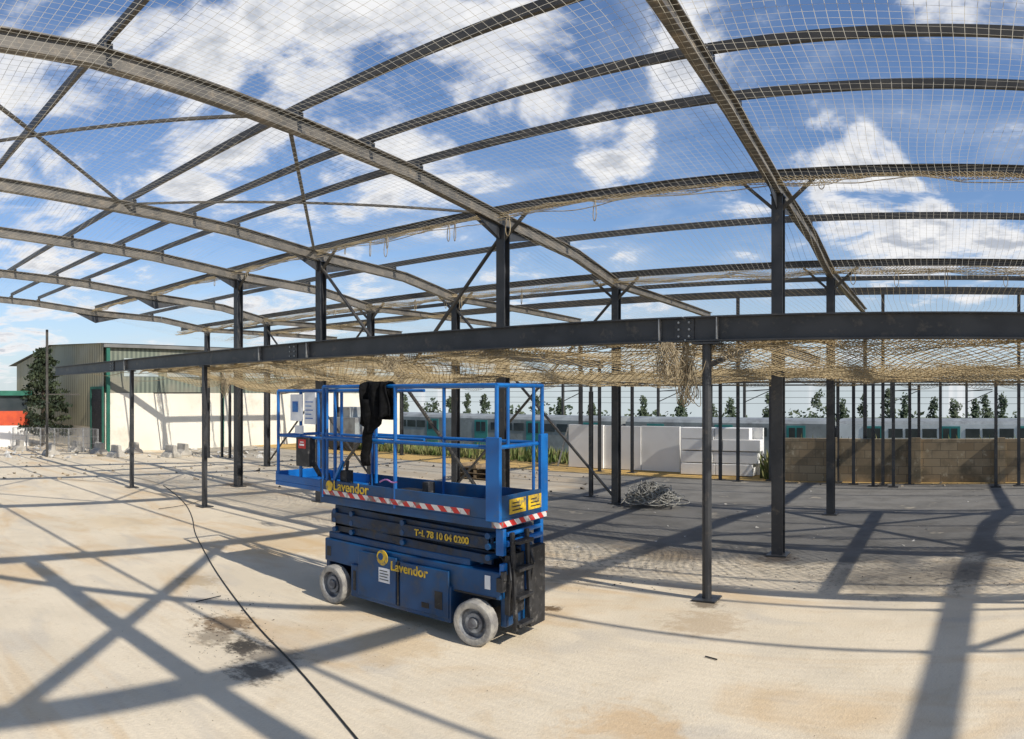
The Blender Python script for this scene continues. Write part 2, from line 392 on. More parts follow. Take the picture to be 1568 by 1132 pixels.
def skirt(xa,xb,y,z,h,seed,pitch=.055,amp=.1):
    L_=[]
    def hang(x,t):
        hh=h*(.3+.5*abs(math.sin(x*1.4+seed))+1.3*max(0,nz(x,0,.8,seed)))
        return (x+.06*nz(x,t,2,seed+5),y+amp*nz(x,t*2,2.2,seed)+.05*math.sin(t*3),z-hh*t+.01*nz(x,t,5,seed))
    n_=int((xb-xa)/pitch)
    for i in range(n_):
        x=xa+i*pitch
        for s in (1,-1):
            L_.append([hang(x+s*t*pitch*4.5,t) for t in (0,.2,.4,.6,.8,1)])
    for t in (.33,.66,1.0):
        L_.append([hang(xa+k*.08,t) for k in range(int((xb-xa)/.08))])
    return L_
S=[]
for a in [(-23,8,9.42,5.12,.12,1,.06,.10),(-23,8,12.85,4.50,.18,2,.06,.14),(-23,4,13.15,4.48,.10,3,.08,.1),(-20,8,18.8,4.3,.12,4,.1,.1),
          (-15,8,7.42,2.78,.13,5,.05,.12),(-14,8,12.9,2.60,.22,6,.07,.3),(-14,8,10.5,2.58,.16,7,.07,.3),(-18,8,17.3,2.60,.26,8,.09,.3),(-23,-12,15.2,4.4,.15,9,.1,.15)]:
    S+=skirt(*a)
twines('gathered_netting',S,.0085,net_tan,True)
ropes=[]
for y,z in ((9.38,5.06),(12.8,4.46),(7.4,2.76),(18.7,4.3),(10.6,2.6),(8.6,2.62)):
    ropes.append([(-18+i*.22,y+.03*math.sin(i)+.15*nz(i*.22,y,.7),z-.06*abs(math.sin(i*.35))-.06*abs(nz(i*.22,y,.4))-.02*R.random()) for i in range(121)])
for k in range(26):
    y,z=R.choice(((9.38,5.06),(12.8,4.46),(9.38,5.06)))
    x=R.uniform(-15,3); h=R.uniform(.15,.4); w_=R.uniform(.02,.07)
    ropes.append([(x,y,z),(x-w_,y,z-h*.6),(x,y,z-h),(x+w_,y,z-h*.6),(x+.01,y,z)])
curve('net_edge_rope',ropes,.007,rope)
def bunch(px,pytop,pybot,dist,wd,cnt,seed):
    rr=random.Random(seed); a=az(px); X=-dist*math.sin(a);Y=dist*math.cos(a)
    zt=E+dist*(YH-pytop)/F; zb=E+dist*(YH-pybot)/F; pls=[]
    for k in range(cnt):
        x=X+rr.gauss(0,wd*.5); y=Y+rr.gauss(0,wd*.4); bot=zb+abs(rr.gauss(0,.4))*(zt-zb)*.7; pl=[(x,y,zt)]
        nn=7; x2=x
        for i in range(1,nn):
            t=i/nn; pl.append((x2+rr.gauss(0,.035),y+rr.gauss(0,.03),zt-(zt-bot)*t))
        x3=x2+rr.gauss(0,.05); pl.append((x3,y,bot)); 
        for i in range(nn-1,0,-2): pl.append((x3+rr.gauss(0,.04),y+rr.gauss(0,.03),zt-(zt-bot)*i/nn))
        pls.append(pl)
    curve('hanging_net_bundle',pls,.004,rope)
bunch(1022,525,588,7.7,.11,34,1); bunch(1050,525,628,7.8,.09,34,2); bunch(345,570,612,13,.12,16,3); bunch(1120,530,556,7.6,.12,14,4); bunch(600,545,575,9.5,.15,16,5)

# ---------------------------------------------------------------- scissor lift
L=empty('scissor_lift',(-4.7,5.4,0))
XR,XL,YN,YB=-3.56,-5.84,5.03,5.79
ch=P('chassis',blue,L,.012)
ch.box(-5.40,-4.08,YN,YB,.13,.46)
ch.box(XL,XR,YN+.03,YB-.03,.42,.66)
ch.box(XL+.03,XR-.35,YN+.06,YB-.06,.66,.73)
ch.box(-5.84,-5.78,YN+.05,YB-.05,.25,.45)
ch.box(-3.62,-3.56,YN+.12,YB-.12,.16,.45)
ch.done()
tr=P('side_tray_doors',blue,L,.008)
tr.box(-5.28,-4.75,YN-.012,YN+.01,.17,.62); tr.box(-4.70,-4.10,YN-.012,YN+.01,.17,.60)
tr.box(-5.3,-4.1,YB-.01,YB+.012,.17,.6)
tr.done()
dk=P('recess_shade_strips',blackp,L)  # raised black strips stand in for the shade of panel gaps
dk.box(-4.735,-4.715,YN-.015,YN-.001,.17,.6); dk.box(-4.26,-4.17,YN-.016,YN-.012,.24,.40); dk.box(-4.42,-4.33,YN-.016,YN-.012,.22,.27)
dk.box(-5.80,-5.74,YN+.025,YN+.032,.48,.58); dk.box(-4.06,-3.6,YN+.025,YN+.029,.425,.44); dk.box(-5.36,-5.32,YN-.004,YN-.001,.2,.4)
dk.done()
lb=P('warning_labels',paper,L)
lb.box(-4.98,-4.83,YN-.017,YN-.012,.36,.50); lb.box(-3.72,-3.66,YN+.025,YN+.029,.5,.62); lb.box(-3.555,-3.552,5.2,5.27,.5,.6); lb.box(-3.553,-3.55,5.5,5.6,.47,.53)
lb.done()
lt=P('label_print',rubber,L)
for i in range(4): lt.box(-4.965,-4.965+.12*(1-.13*(i%2)),YN-.0195,YN-.0175,.385+i*.028,.393+i*.028)
lt.done()
def wheel(x,y,ang):
    bm=bmesh.new(); N=28
    prof_=[(.0,-.02),(.05,-.02),(.055,-.035),(.085,-.035),(.09,-.005),(.125,-.005),(.135,-.06),(.15,-.065),(.185,-.062),(.2,-.045),(.2,.045),(.185,.062),(.1,.062),(0,.05)]
    rings=[]
    for k in range(N):
        a=2*math.pi*k/N; rings.append([bm.verts.new((rr*math.cos(a),t,rr*math.sin(a))) for rr,t in prof_])
    for k in range(N):
        A=rings[k];B=rings[(k+1)%N]
        for i in range(len(prof_)-1):
            try: bm.faces.new([A[i],A[i+1],B[i+1],B[i]])
            except: pass
    bmesh.ops.remove_doubles(bm,verts=bm.verts[:],dist=.0005); bmesh.ops.recalc_face_normals(bm,faces=bm.faces[:])
    me=bpy.data.meshes.new('wheel'); me.materials.append(tyre); me.materials.append(hubm)
    for f in bm.faces:
        c_=f.calc_center_median(); 
        if math.hypot(c_.x,c_.z)<.138: f.material_index=1
        f.smooth=True
    bm.to_mesh(me); bm.free(); o=bpy.data.objects.new('wheel',me); col.objects.link(o)
    o.parent=L; o.matrix_parent_inverse=Matrix.Translation(-L.location); o.location=(x,y,.2); o.rotation_euler=(0,0,ang)
    es=o.modifiers.new('e','EDGE_SPLIT'); es.split_angle=.6
    h=P('wheel_axle',hubm,L); h.tube((x,y-.05,.2),(x,y+.10 if y<5.4 else y-.1,.2),.045,12); h.done()
wheel(-5.66,5.05,.0); wheel(-3.80,5.03,.14); wheel(-5.66,5.77,math.pi); wheel(-3.80,5.78,math.pi+.14)
ax=P('axle_beams',blackp,L); ax.box(-3.9,-3.72,5.08,5.73,.14,.30); ax.box(-5.74,-5.6,5.08,5.73,.14,.3); ax.done()
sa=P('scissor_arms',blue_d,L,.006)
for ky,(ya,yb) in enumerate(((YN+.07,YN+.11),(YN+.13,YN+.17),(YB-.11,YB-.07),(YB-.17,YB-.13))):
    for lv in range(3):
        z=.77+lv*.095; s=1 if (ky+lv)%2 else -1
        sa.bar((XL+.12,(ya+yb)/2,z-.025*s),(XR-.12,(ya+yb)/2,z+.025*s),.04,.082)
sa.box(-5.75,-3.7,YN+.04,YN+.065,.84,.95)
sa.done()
sx=P('scissor_cross_tubes',blue,L)
for x in (XL+.14,XL+.4,-4.72,XR-.14):
    for lv in range(3): sx.tube((x,YN+.036,.77+lv*.095),(x,YB-.03,.77+lv*.095),.028,12)
sx.done()
hy=P('hydraulic_cylinder',blackp,L); hy.tube((-5.4,5.41,.78),(-4.1,5.41,.98),.05,12)
for k in range(5): hy.path([(-3.7,5.2+.07*k,.8),(-3.6,5.2+.08*k,.72),(-3.62,5.22+.07*k,.6)],.012)
hy.done()
pf=P('platform_deck',blue,L,.006)
pf.box(XL-.04,XR+.02,YN,YB,1.04,1.12)
pf.box(XL-.04,XR-.0,YN-.004,YN+.02,1.12,1.29); pf.box(XL-.04,XR-.0,YB-.02,YB+.004,1.12,1.29)
pf.box(XR-.0,XR+.02,YN,YB,1.12,1.32)
pf.done()
hz=P('hazard_tape',hazard,L)
hz.box(XL+.02,-3.86,YN-.009,YN-.005,1.135,1.185); hz.box(-3.62,XR+.024,YN-.009,YN-.005,1.05,1.10); hz.box(XR+.021,XR+.025,YN-.005,YB,1.05,1.10)
hz.done()
yp=P('yellow_sign_plates',yel,L)
yp.box(XR+.021,XR+.027,YN+.14,YN+.40,1.15,1.28); yp.box(XR+.021,XR+.027,YN+.44,YN+.68,1.15,1.28)
yp.done()
yk=P('sign_plate_print',rubber,L)
for yy in (YN+.18,YN+.48):
    for i in range(3): yk.box(XR+.028,XR+.029,yy,yy+.16-.03*i,1.175+i*.032,1.186+i*.032)
yk.done()
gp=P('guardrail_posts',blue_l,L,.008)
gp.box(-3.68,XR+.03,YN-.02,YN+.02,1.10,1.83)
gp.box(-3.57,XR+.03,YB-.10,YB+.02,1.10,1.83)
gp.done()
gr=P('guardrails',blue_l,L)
r=.019
for y in (YN+.01,YB-.01):
    for x in (XL,-4.78,XR-.02): gr.tube((x,y,1.1),(x,y,2.28),r)
    gr.tube((XL,y,2.28),(XR-.02,y,2.28),r); gr.tube((XL,y,1.74),(XR-.02,y,1.74),r)
    gr.tube((XL+.06,y,1.28),(XL+.06,y,2.28),r*.8)
for x in (XR-.02,):
    gr.tube((x,YN,2.28),(x,YB,2.28),r); gr.tube((x,YN+.0,1.74),(x,YB,1.74),r); gr.tube((x,YN+.18,1.74),(x,YN+.18,2.28),r*.8); gr.tube((x,YB-.16,1.3),(x,YB-.16,2.28),r*.8)
XE=-6.72
for y in (YN+.07,YB-.07):
    for x in (XE,XE+.42,XL+.12): gr.tube((x,y,1.2),(x,y,2.24),r)
    gr.tube((XE,y,2.24),(-5.0,y,2.24),r*.9); gr.tube((XE,y,1.72),(-5.0,y,1.72),r*.9)
gr.tube((XE,YN+.07,2.24),(XE,YB-.07,2.24),r); gr.tube((XE,YN+.07,1.72),(XE,YB-.07,1.72),r)
gr.bar((-5.78,YN+.03,1.14),(-5.55,YN+.03,1.5),.03,.03)
gr.done()
ed=P('extension_deck',blue_l,L,.006)
ed.box(XE-.03,XL,YN+.05,YB-.05,1.14,1.19); ed.box(XE-.03,XE,YN+.05,YB-.05,1.19,1.30); ed.box(XE,XL,YN+.05,YN+.07,1.19,1.27); ed.box(XE,XL,YB-.07,YB-.05,1.19,1.29)
ed.done()
cb=P('control_box',blackp,L,.008)
cb.box(-6.3,-6.08,YN+.0,YN+.10,1.40,1.72); cb.box(-5.62,-5.52,YN+.05,YN+.15,1.2,1.4); cb.box(-4.6,-4.52,YN+.2,YN+.3,1.12,1.35); cb.box(-5.2,-4.9,5.5,5.7,1.12,1.2)
cb.tube((-5.57,YN+.1,1.4),(-5.55,YN+.1,1.5),.018)
for k in range(4): cb.path([(-6.15+.03*k,YN+.08,1.45),(-6.05+.02*k,YN+.12,1.3),(-5.9,YN+.14,1.28+.02*k),(-5.8,YN+.1,1.22)],.008)
cb.done()
rs=P('red_decal',red,L); rs.box(-6.25,-6.13,YN-.006,YN-.002,1.60,1.70); rs.done()
rw=P('decal_text',paper,L); rw.box(-6.23,-6.15,YN-.009,YN-.007,1.63,1.65); rw.box(-6.22,-6.16,YN-.009,YN-.007,1.665,1.675); rw.done()
nb=P('notice_boards',paper,L)
nb.box(-6.44,-6.23,YN+.03,YN+.045,1.90,2.20); nb.box(-6.19,-6.0,YN+.03,YN+.045,1.87,2.22)
nb.box(-6.36,-6.22,YN+.03,YN+.045,1.76,1.85)
nb.done()
nbp=P('notice_print',M('notice_print_blue',(.03,.12,.4),(.05,.2,.5),20,.6),L)
nbp.box(-6.40,-6.30,YN+.026,YN+.028,2.0,2.12); 
for i in range(5): nbp.box(-6.17,-6.17+.13*(1-.2*(i%2)),YN+.026,YN+.028,1.93+i*.045,1.94+i*.045)
nbp.done()
es=P('entry_steps_and_end_gear',blackp,L,.005)
es.box(XR+.0,XR+.05,YN+.10,YN+.34,.28,.80); es.box(XR+.0,XR+.07,YN+.42,YN+.66,.10,.82)
es.bar((XR+.10,YN+.13,.15),(XR+.06,YN+.13,1.0),.03,.04); es.bar((XR+.10,YN+.36,.15),(XR+.06,YN+.36,1.0),.03,.04)
for z in (.18,.42,.66,.9): es.box(XR+.06,XR+.14,YN+.13,YN+.36,z,z+.03)
es.box(XR-.02,XR+.05,YN+.0,YN+.07,.5,.62); es.tube((XR+.04,YN+.03,.6),(XR+.04,YN+.03,.68),.03)
es.path([(XR+.05,YN+.1,.75),(XR+.10,YN+.05,.6),(XR+.06,YN+.08,.4)],.012); es.path([(XR+.05,YN+.4,.85),(XR+.12,YN+.39,.7),(XR+.07,YN+.4,.5)],.012)
es.done()
eb=P('end_brackets',blue_l,L,.005)
eb.box(XR,XR+.04,YN+.02,YN+.09,.64,.74); eb.box(XR,XR+.05,YN+.36,YN+.42,.45,.95); eb.tube((XR+.02,YN+.1,.9),(XR+.02,YB-.1,.9),.03); eb.tube((XR+.02,YN+.1,.98),(XR+.02,YB-.1,.98),.022)
eb.box(XR-.06,XR+.02,YN+.05,YN+.1,.8,1.03); eb.box(XR-.06,XR+.02,YB-.1,YB-.05,.8,1.03)
eb.done()
def text(s,size,loc,rot,mat,name):
    cu=bpy.data.curves.new(name,'FONT'); cu.body=s; cu.size=size; cu.extrude=.001; cu.materials.append(mat); cu.offset=.003
    o=bpy.data.objects.new(name,cu); col.objects.link(o); o.parent=L; o.matrix_parent_inverse=Matrix.Translation(-L.location); o.location=loc; o.rotation_euler=rot; return o
text('Lavendor',.125,(-4.82,YN-.016,.50),(math.pi/2,0,0),yel,'side_lettering')
text('Lavendor',.14,(-5.66,YN-.011,1.195),(math.pi/2,0,0),yel,'platform_lettering')
text('Tel. 78 10 04 0200',.085,(-4.55,YN+.032,.865),(math.pi/2,0,0),yel,'number_lettering')
lg=P('round_logo',yel,L); lg.tube((-4.93,YN-.013,.60),(-4.93,YN-.019,.60),.075,20); lg.tube((-5.72,YN-.008,1.23),(-5.72,YN-.013,1.23),.055,20); lg.done()
lg=P('round_logo_mark',blue,L); lg.tube((-4.95,YN-.0195,.61),(-4.95,YN-.021,.61),.035,14); lg.done()
bm=bmesh.new()
def sheet(fn,nu,nv):
    V=[[bm.verts.new(fn(i/nu,j/nv)) for i in range(nu+1)] for j in range(nv+1)]
    for j in range(nv):
        for i in range(nu): 
            f=bm.faces.new([V[j][i],V[j][i+1],V[j+1][i+1],V[j+1][i]]); f.smooth=True
def jk(u,v):
    w_=.17*(1+.25*max(0,v-.45))
    x=-5.0+(u-.5)*2*w_+.015*math.sin(v*9)
    fold=.028*math.sin(u*14+v*3)+.02*math.sin(u*25+1)
    if v<.35: z=2.30-(.35-v)*1.0; y=YN+.045+fold*.5
    elif v<.45:
        t=(v-.35)/.1*math.pi; z=2.30+.02*math.sin(t); y=YN+.01+.035*math.cos(t)
    else: z=2.30-(v-.45)*(.72+.16*math.sin(u*5)); y=YN-.03-fold-.04*(v-.45)
    return (x,y,z)
sheet(jk,22,26)
def sleeve(u,v):
    a=u*2*math.pi; rr=.055-.015*v
    return (-5.12+.03*math.sin(v*5)+rr*math.cos(a),YN-.05+.02*v+rr*.7*math.sin(a)+.01*math.sin(v*20),2.15-.66*v)
sheet(sleeve,12,14)
me=bpy.data.meshes.new('jacket'); bm.to_mesh(me); bm.free(); me.materials.append(cloth); o=bpy.data.objects.new('black_jacket',me); col.objects.link(o)
s_=o.modifiers.new('s','SOLIDIFY'); s_.thickness=.012
curve('ribbon',[[(-4.95,YN-.03,1.34),(-4.86,YN-.04,1.39),(-4.78,YN-.03,1.34),(-4.72,YN-.03,1.36)]],.008,pink,L)

# ---------------------------------------------------------------- background
def XY(px,Y): return -Y*math.tan(az(px))
h=empty('white_hoarding',(-6,18.9,0))
a=P('hoarding_panels',white,h,.004)
x=XY(872,18.9); xe=XY(1171,18.9); k=0; rr=random.Random(4)
while x<xe-.05:
    w_=min(1.2,xe-x); t=.02*(k%2)
    a.ext((x,18.9+t,.67),(x+w_-.012,18.86+t,.67),[(-.05,-.65),(.05,-.65),(.05,.62-.012*(k%2)),(-.05,.62-.012*(k%2))]); x+=w_; k+=1
a.done()
a=P('stacked_white_panels',white,h,.012)
for z in (0,.33,.66,.97):
    x0=XY(1046,18.6)
    while x0<xe-.3:
        w_=rr.uniform(.9,1.3); a.box(x0,min(x0+w_-.015,xe),18.4+rr.uniform(0,.035),18.74,.02+z,.02+z+.305); x0+=w_
a.done()
a=P('hoarding_posts',galv,h)
x=XY(872,18.9)
while x<xe: a.box(x-.03,x+.02,19.06,19.12,0,1.2); x+=1.18
a.bar((XY(872,18.9)-.35,18.8,.02),(XY(872,18.9)-.02,18.85,1.2),.04,.04)
a.done()
wm=bpy.data.materials.new('weathered_block_wall'); n,l=nt(wm); b=n['Principled BSDF']; b.inputs['Roughness'].default_value=.95
tc=n.new('ShaderNodeTexCoord'); OB=tc.outputs['Object']
mp=n.new('ShaderNodeMapping'); mp.inputs['Rotation'].default_value=(math.pi/2,0,0); l.new(OB,mp.inputs[0])
bk=n.new('ShaderNodeTexBrick'); bk.inputs['Scale'].default_value=1.0; bk.inputs['Brick Width'].default_value=.42; bk.inputs['Row Height'].default_value=.2; bk.inputs['Mortar Size'].default_value=.008
bk.inputs['Color1'].default_value=(.27,.20,.12,1); bk.inputs['Color2'].default_value=(.37,.29,.185,1); bk.inputs['Mortar'].default_value=(.18,.145,.10,1)
l.new(mp.outputs[0],bk.inputs['Vector'])
def noi(s,d=5,r=.55,off=(0,0,0)):
    mp=n.new('ShaderNodeMapping'); mp.inputs['Location'].default_value=off; l.new(OB,mp.inputs[0])
    q=n.new('ShaderNodeTexNoise'); q.inputs['Scale'].default_value=s; q.inputs['Detail'].default_value=d; q.inputs['Roughness'].default_value=r
    l.new(mp.outputs[0],q.inputs['Vector']); return q.outputs['Fac']
c=mix(mr(noi(1.2,5,.6),.45,.65),bk.outputs[0],(.16,.135,.09)); c=mix(mr(noi(4,5,.7,(3,3,3)),.56,.7),c,(.48,.41,.29))
l.new(c,b.inputs['Base Color'])
w_=empty('block_wall',(2,18,0))
a=P('wall_body',wm,w_); a.box(XY(1190,17.9),16,17.9,18.1,-.02,1.08); a.done()
a=P('wall_piers',wm,w_); 
x=XY(1275,17.9)
while x<16: a.box(x-.12,x+.12,17.8,17.9,-.02,1.12); x+=2.1
a.done()
def scatter(name,cnt,fn,mat,smin,smax,seed):
    rr=random.Random(seed); bm=bmesh.new()
    for _ in range(cnt):
        x,y=fn(rr); s=rr.uniform(smin,smax)*rr.uniform(.4,1); z=gz(x,y)
        vs=[bm.verts.new((x+rr.uniform(-s,s),y+rr.uniform(-s,s),z+rr.choice((0,0,1))*s*rr.uniform(.2,.8)+.001)) for _ in range(6)]
        try: bmesh.ops.convex_hull(bm,input=vs)
        except: pass
    me=bpy.data.meshes.new(name); bm.to_mesh(me); bm.free(); me.materials.append(mat); o=bpy.data.objects.new(name,me); col.objects.link(o); return o
def px_area(x0,x1,y0,y1):
    return lambda rr: G(rr.uniform(x0,x1),rr.uniform(y0,y1))
darkdeb=M('dark_debris',(.07,.06,.05),(.14,.12,.1),12,.9)
tandeb=M('tan_debris',(.34,.27,.18),(.22,.18,.13),12,.9)
litdeb=M('pale_debris',(.6,.58,.53),(.4,.38,.34),12,.9)
scatter('gravel_scatter',200,px_area(840,1568,855,905),darkdeb,.006,.022,1)
scatter('gravel_scatter',220,px_area(280,420,905,1010),darkdeb,.005,.016,2)
scatter('gravel_scatter',200,lambda rr:(rr.gauss(-4.9,.6),rr.gauss(5.0,1.6)),tandeb,.004,.012,3)
scatter('rubble_debris',300,px_area(0,870,692,735),tandeb,.03,.11,4)
scatter('rubble_debris',200,px_area(0,420,684,702),litdeb,.05,.24,5)
scatter('rubble_debris',70,px_area(380,900,700,760),darkdeb,.03,.12,6)
scatter('rubble_debris',120,lambda rr:(rr.uniform(-3.9,12),rr.uniform(17,17.8)),tandeb,.03,.09,7)
scatter('gravel_scatter',500,px_area(0,1568,760,1132),tandeb,.002,.008,8)
scatter('rubble_debris',60,px_area(840,1568,750,850),litdeb,.01,.05,9)
def blades(name,cnt,fn,h0,h1,mat,seed):
    rr=random.Random(seed); bm=bmesh.new()
    for _ in range(cnt):
        x,y=fn(rr); z=gz(x,y); h_=rr.uniform(h0,h1); a=rr.uniform(0,6.28); w_=h_*.12; dx,dy=math.cos(a),math.sin(a); lx,ly=rr.gauss(0,.25)*h_,rr.gauss(0,.25)*h_
        bm.faces.new([bm.verts.new((x-dx*w_,y-dy*w_,z)),bm.verts.new((x+dx*w_,y+dy*w_,z)),bm.verts.new((x+lx,y+ly,z+h_))])
    me=bpy.data.meshes.new(name); bm.to_mesh(me); bm.free(); me.materials.append(mat); o=bpy.data.objects.new(name,me); col.objects.link(o)
grassm=M('weed_green',(.10,.15,.03),(.2,.19,.07),3,.8)
blades('weeds',5200,lambda rr:(rr.uniform(-24,-7.5),rr.uniform(19.6,22.5)),.1,.5,grassm,1)
blades('weeds',900,lambda rr:(rr.uniform(-4,14),rr.uniform(18.2,20)),.3,1.15,grassm,2)
blades('weeds',160,lambda rr:(rr.gauss(-4.2,.2),rr.uniform(18.0,18.9)),.3,.8,grassm,3)
X,Y=G(998,775); rr=random.Random(3); pls=[]
for k in range(70):
    a0=rr.uniform(0,6.28); rad_=rr.uniform(.15,.58); pl=[]
    cx=X+rr.gauss(0,.12); cy=Y+rr.gauss(0,.12)
    for i in range(rr.randint(5,11)):
        a=a0+i*rr.uniform(.35,.6); q=rad_*rr.uniform(.75,1.1)
        pl.append((cx+q*math.cos(a),cy+q*math.sin(a)*.8,max(.02,.55*(1-q/.75)*rr.uniform(.3,1.15)+.02)))
    pls.append(pl)
curve('tangled_cable_pile',pls,.011,wirem)
cp=[(250,744),(262,752),(285,772),(296,795),(297,815),(310,840),(330,876),(365,925),(400,968),(440,1008),(490,1064),(552,1140)]
curve('power_cable',[[(*G(x,y),.009) for x,y in cp]],.0075,rubber)
curve('loose_rod',[[(*G(243,781),.02),(*G(300,775),.03),(*G(312,768),.05)],[(*G(300,923),.01),(*G(338,917),.03)],[(*G(1080,1007),.01),(*G(1098,1012),.01)]],.006,blackp)

T=empty('passenger_train',(-10,40,-3))
tg=M('train_grey',(.27,.29,.29),(.21,.225,.225),1,.5,grime=(.13,.13,.13),gscale=1.2)
tw=M('train_pale',(.66,.68,.68),(.56,.58,.58),1,.45)
tt=M('train_turquoise',(.04,.24,.22),(.03,.19,.18),1,.5)
tb=P('car_bodies',tg,T); tb2=P('pale_car_bodies',tw,T); tr_=P('roofs',tg,T); td=P('doors',tt,T); tw_=P('windows',glass,T); tu=P('underframes',blackp,T)
x=-58; cl=13.0; ci=0
while x<30:
    pale= x>-14
    bb=tb2 if pale else tb
    bb.box(x+.25,x+cl-.25,40,42.9,-2.0,.52)
    tr_.ext((x+.3,41.45,.52),(x+cl-.3,41.45,.52),[(-1.45,0),(1.45,0),(1.25,.17),(.8,.27),(-.8,.27),(-1.25,.17)])
    tu.box(x+.8,x+cl-.8,40.2,42.7,-2.9,-2.0)
    tu.box(x-.25,x+.25,40.5,42.4,-2.2,.3)
    for k in range(3):
        dx=x+1.7+k*4.3
        td.box(dx,dx+1.1,39.97,40.0,-1.9,.42); tw_.box(dx+.15,dx+.5,39.95,39.97,-.35,.3); tw_.box(dx+.6,dx+.95,39.95,39.97,-.35,.3)
    for k in range(2):
        for q in range(3):
            wx=x+3.1+k*4.3+q*.95; tw_.box(wx,wx+.8,39.97,40.0,-.22,.28)
    x+=cl; ci+=1
for q in (tb,tb2,tr_,td,tw_,tu): q.done()
C=empty('overhead_line_masts',(0,44,-3))
a=P('masts',steel_p,C)
for px in (862,1008,1140,1365,1480):
    x=XY(px,44); a.bar((x,44,-3),(x,44,3.0),.16,.16,up=(0,1,0)); a.bar((x,44,2.4),(x+1.6,44,2.5),.06,.06); a.bar((x,44,1.7),(x+1.6,44,2.4),.05,.05)
for z,y in ((2.4,43),(2.0,43),(1.6,45.5)): a.bar((-60,y,z),(30,y,z),.022,.022)
a.done()
Bd=empty('warehouse_building',(-25,15,0))
def corr(name,a_,b2,fr,c3=None):
    global n,l
    m_=bpy.data.materials.new(name); n,l=nt(m_); b=n['Principled BSDF']; b.inputs['Roughness'].default_value=.6
    tc=n.new('ShaderNodeTexCoord'); OB_=tc.outputs['Object']; sp=n.new('ShaderNodeSeparateXYZ'); l.new(OB_,sp.inputs[0])
    rib_shade=mt('SINE',mt('MULTIPLY',mt('ADD',sp.outputs[0],sp.outputs[1]),fr))  # sheet is flat: rib light and shade painted in as colour stripes
    c=mix(mr(rib_shade,-.6,.8),a_,b2)
    q=n.new('ShaderNodeTexNoise'); q.inputs['Scale'].default_value=.6; q.inputs['Detail'].default_value=4; l.new(OB_,q.inputs['Vector'])
    if c3: c=mix(mr(q.outputs['Fac'],.45,.65),c,c3)
    l.new(c,b.inputs['Base Color']); return m_
cor=corr('corrugated_green_cladding',(.10,.12,.095),(.19,.215,.165),32,(.22,.21,.16))
cor2=corr('corrugated_ochre_cladding',(.20,.18,.11),(.40,.36,.23),26,(.33,.31,.22))
cream=M('cream_render',(.78,.73,.62),(.70,.65,.54),.5,.9,grime=(.5,.45,.35),gscale=.7,glo=.56,ghi=.8)
BX=-25.2; BY0=10.9; BY1=27; BX2=-38
a=P('white_wall',cream,Bd); a.box(BX2,BX,BY0,BY1,-4,2.25); a.done()
a=P('upper_cladding',cor,Bd); a.box(BX-.3,BX-.04,BY0+.05,BY1-.05,2.25,4.1); a.done()
a=P('gable_cladding',cor2,Bd)
a.bm.faces.new([a.bm.verts.new(p) for p in [(BX-.05,BY0-.06,.9),(BX-.05,BY0-.06,4.15),(BX-6,BY0-.06,4.45),(BX2+1,BY0-.06,3.78),(BX2+1,BY0-.06,.9)]])
a.done()
a=P('roof',M('roof_sheet_grey',(.2,.2,.19),(.14,.14,.135),1,.7),Bd)
a.quad((BX+.15,BY0-.2,4.15),(BX+.15,BY1,4.15),(BX-6,BY1,4.47),(BX-6,BY0-.2,4.47)); a.quad((BX-6,BY0-.2,4.475),(BX-6,BY1,4.475),(BX2-.2,BY1,3.75),(BX2-.2,BY0-.2,3.75))
a.box(BX-.02,BX+.12,BY0-.1,BY1,4.0,4.13); a.done()
a=P('clerestory_windows',M('milky_glazing',(.42,.47,.46),(.3,.35,.35),2,.3),Bd)
y=BY0+.8
while y<BY1-2: a.box(BX-.04,BX-.02,y,y+1.5,2.9,3.6); y+=1.9
a.done()
a=P('window_mullions_and_pilasters',M('green_trim',(.02,.13,.09),(.015,.1,.07),2,.5),Bd)
for y in (BY0+.03,BY0+5.2,BY0+10.4,BY1-.1): a.box(BX-.02,BX+.08,y,y+.14,-.0,4.0)
a.box(BX-1.25,BX-1.15,BY0-.12,BY0-.06,0,2.4); a.box(BX-.1,BX+.0,BY0-.12,BY0-.06,0,2.4)
a.box(BX-1.25,BX,BY0-.12,BY0-.06,2.4,2.5); a.done()
a=P('door',blackp,Bd); a.box(BX-1.15,BX-.1,BY0-.1,BY0-.06,0,2.4); a.done()
K=empty('site_cabin',(-31,7,0))
X,Y=G(-30,684)
a=P('cabin_body',white,K,.01); a.box(X-3,X+.45,Y,Y+2,0,.9); a.done()
a=P('orange_band',orange,K); a.box(X-3.02,X+.47,Y-.02,Y+2.02,.9,1.5); a.done()
a=P('cabin_fascia',M('green_fascia',(.03,.16,.11),(.02,.12,.08),2,.5),K); a.box(X-3.1,X+.55,Y-.1,Y+2.1,2.15,2.35); a.done()
a=P('cabin_glazing',glass,K); a.box(X-3,X+.40,Y+.05,Y+1.95,1.5,2.15); a.done()
for px,py in ((30,690),(78,697),(152,695),(178,700),(262,700),(280,697),(118,692),(205,694)):
    X,Y=G(px,py); z=gz(X,Y)
    a=P('concrete_barrier_block',conc,None,.02)
    a.ext((X-.3,Y,z),(X+.3,Y,z),[(-.28,0),(.28,0),(.2,.14),(.09,.2),(.07,.42),(-.07,.42),(-.09,.2),(-.2,.14)]); a.done()
fn=empty('mesh_fence',(-25,8,0)); a=P('fence_bars',galv,fn)
p0=Vector((*G(20,690),0)); p1=Vector((*G(150,694),0))
for i in range(61):
    q=p0.lerp(p1,i/60); a.tube(q,q+Vector((0,0,.9)),.008 if i%10 else .03,5)
for z in (.1,.35,.6,.9): a.tube(p0+Vector((0,0,z)),p1+Vector((0,0,z)),.008,5)
a.done()
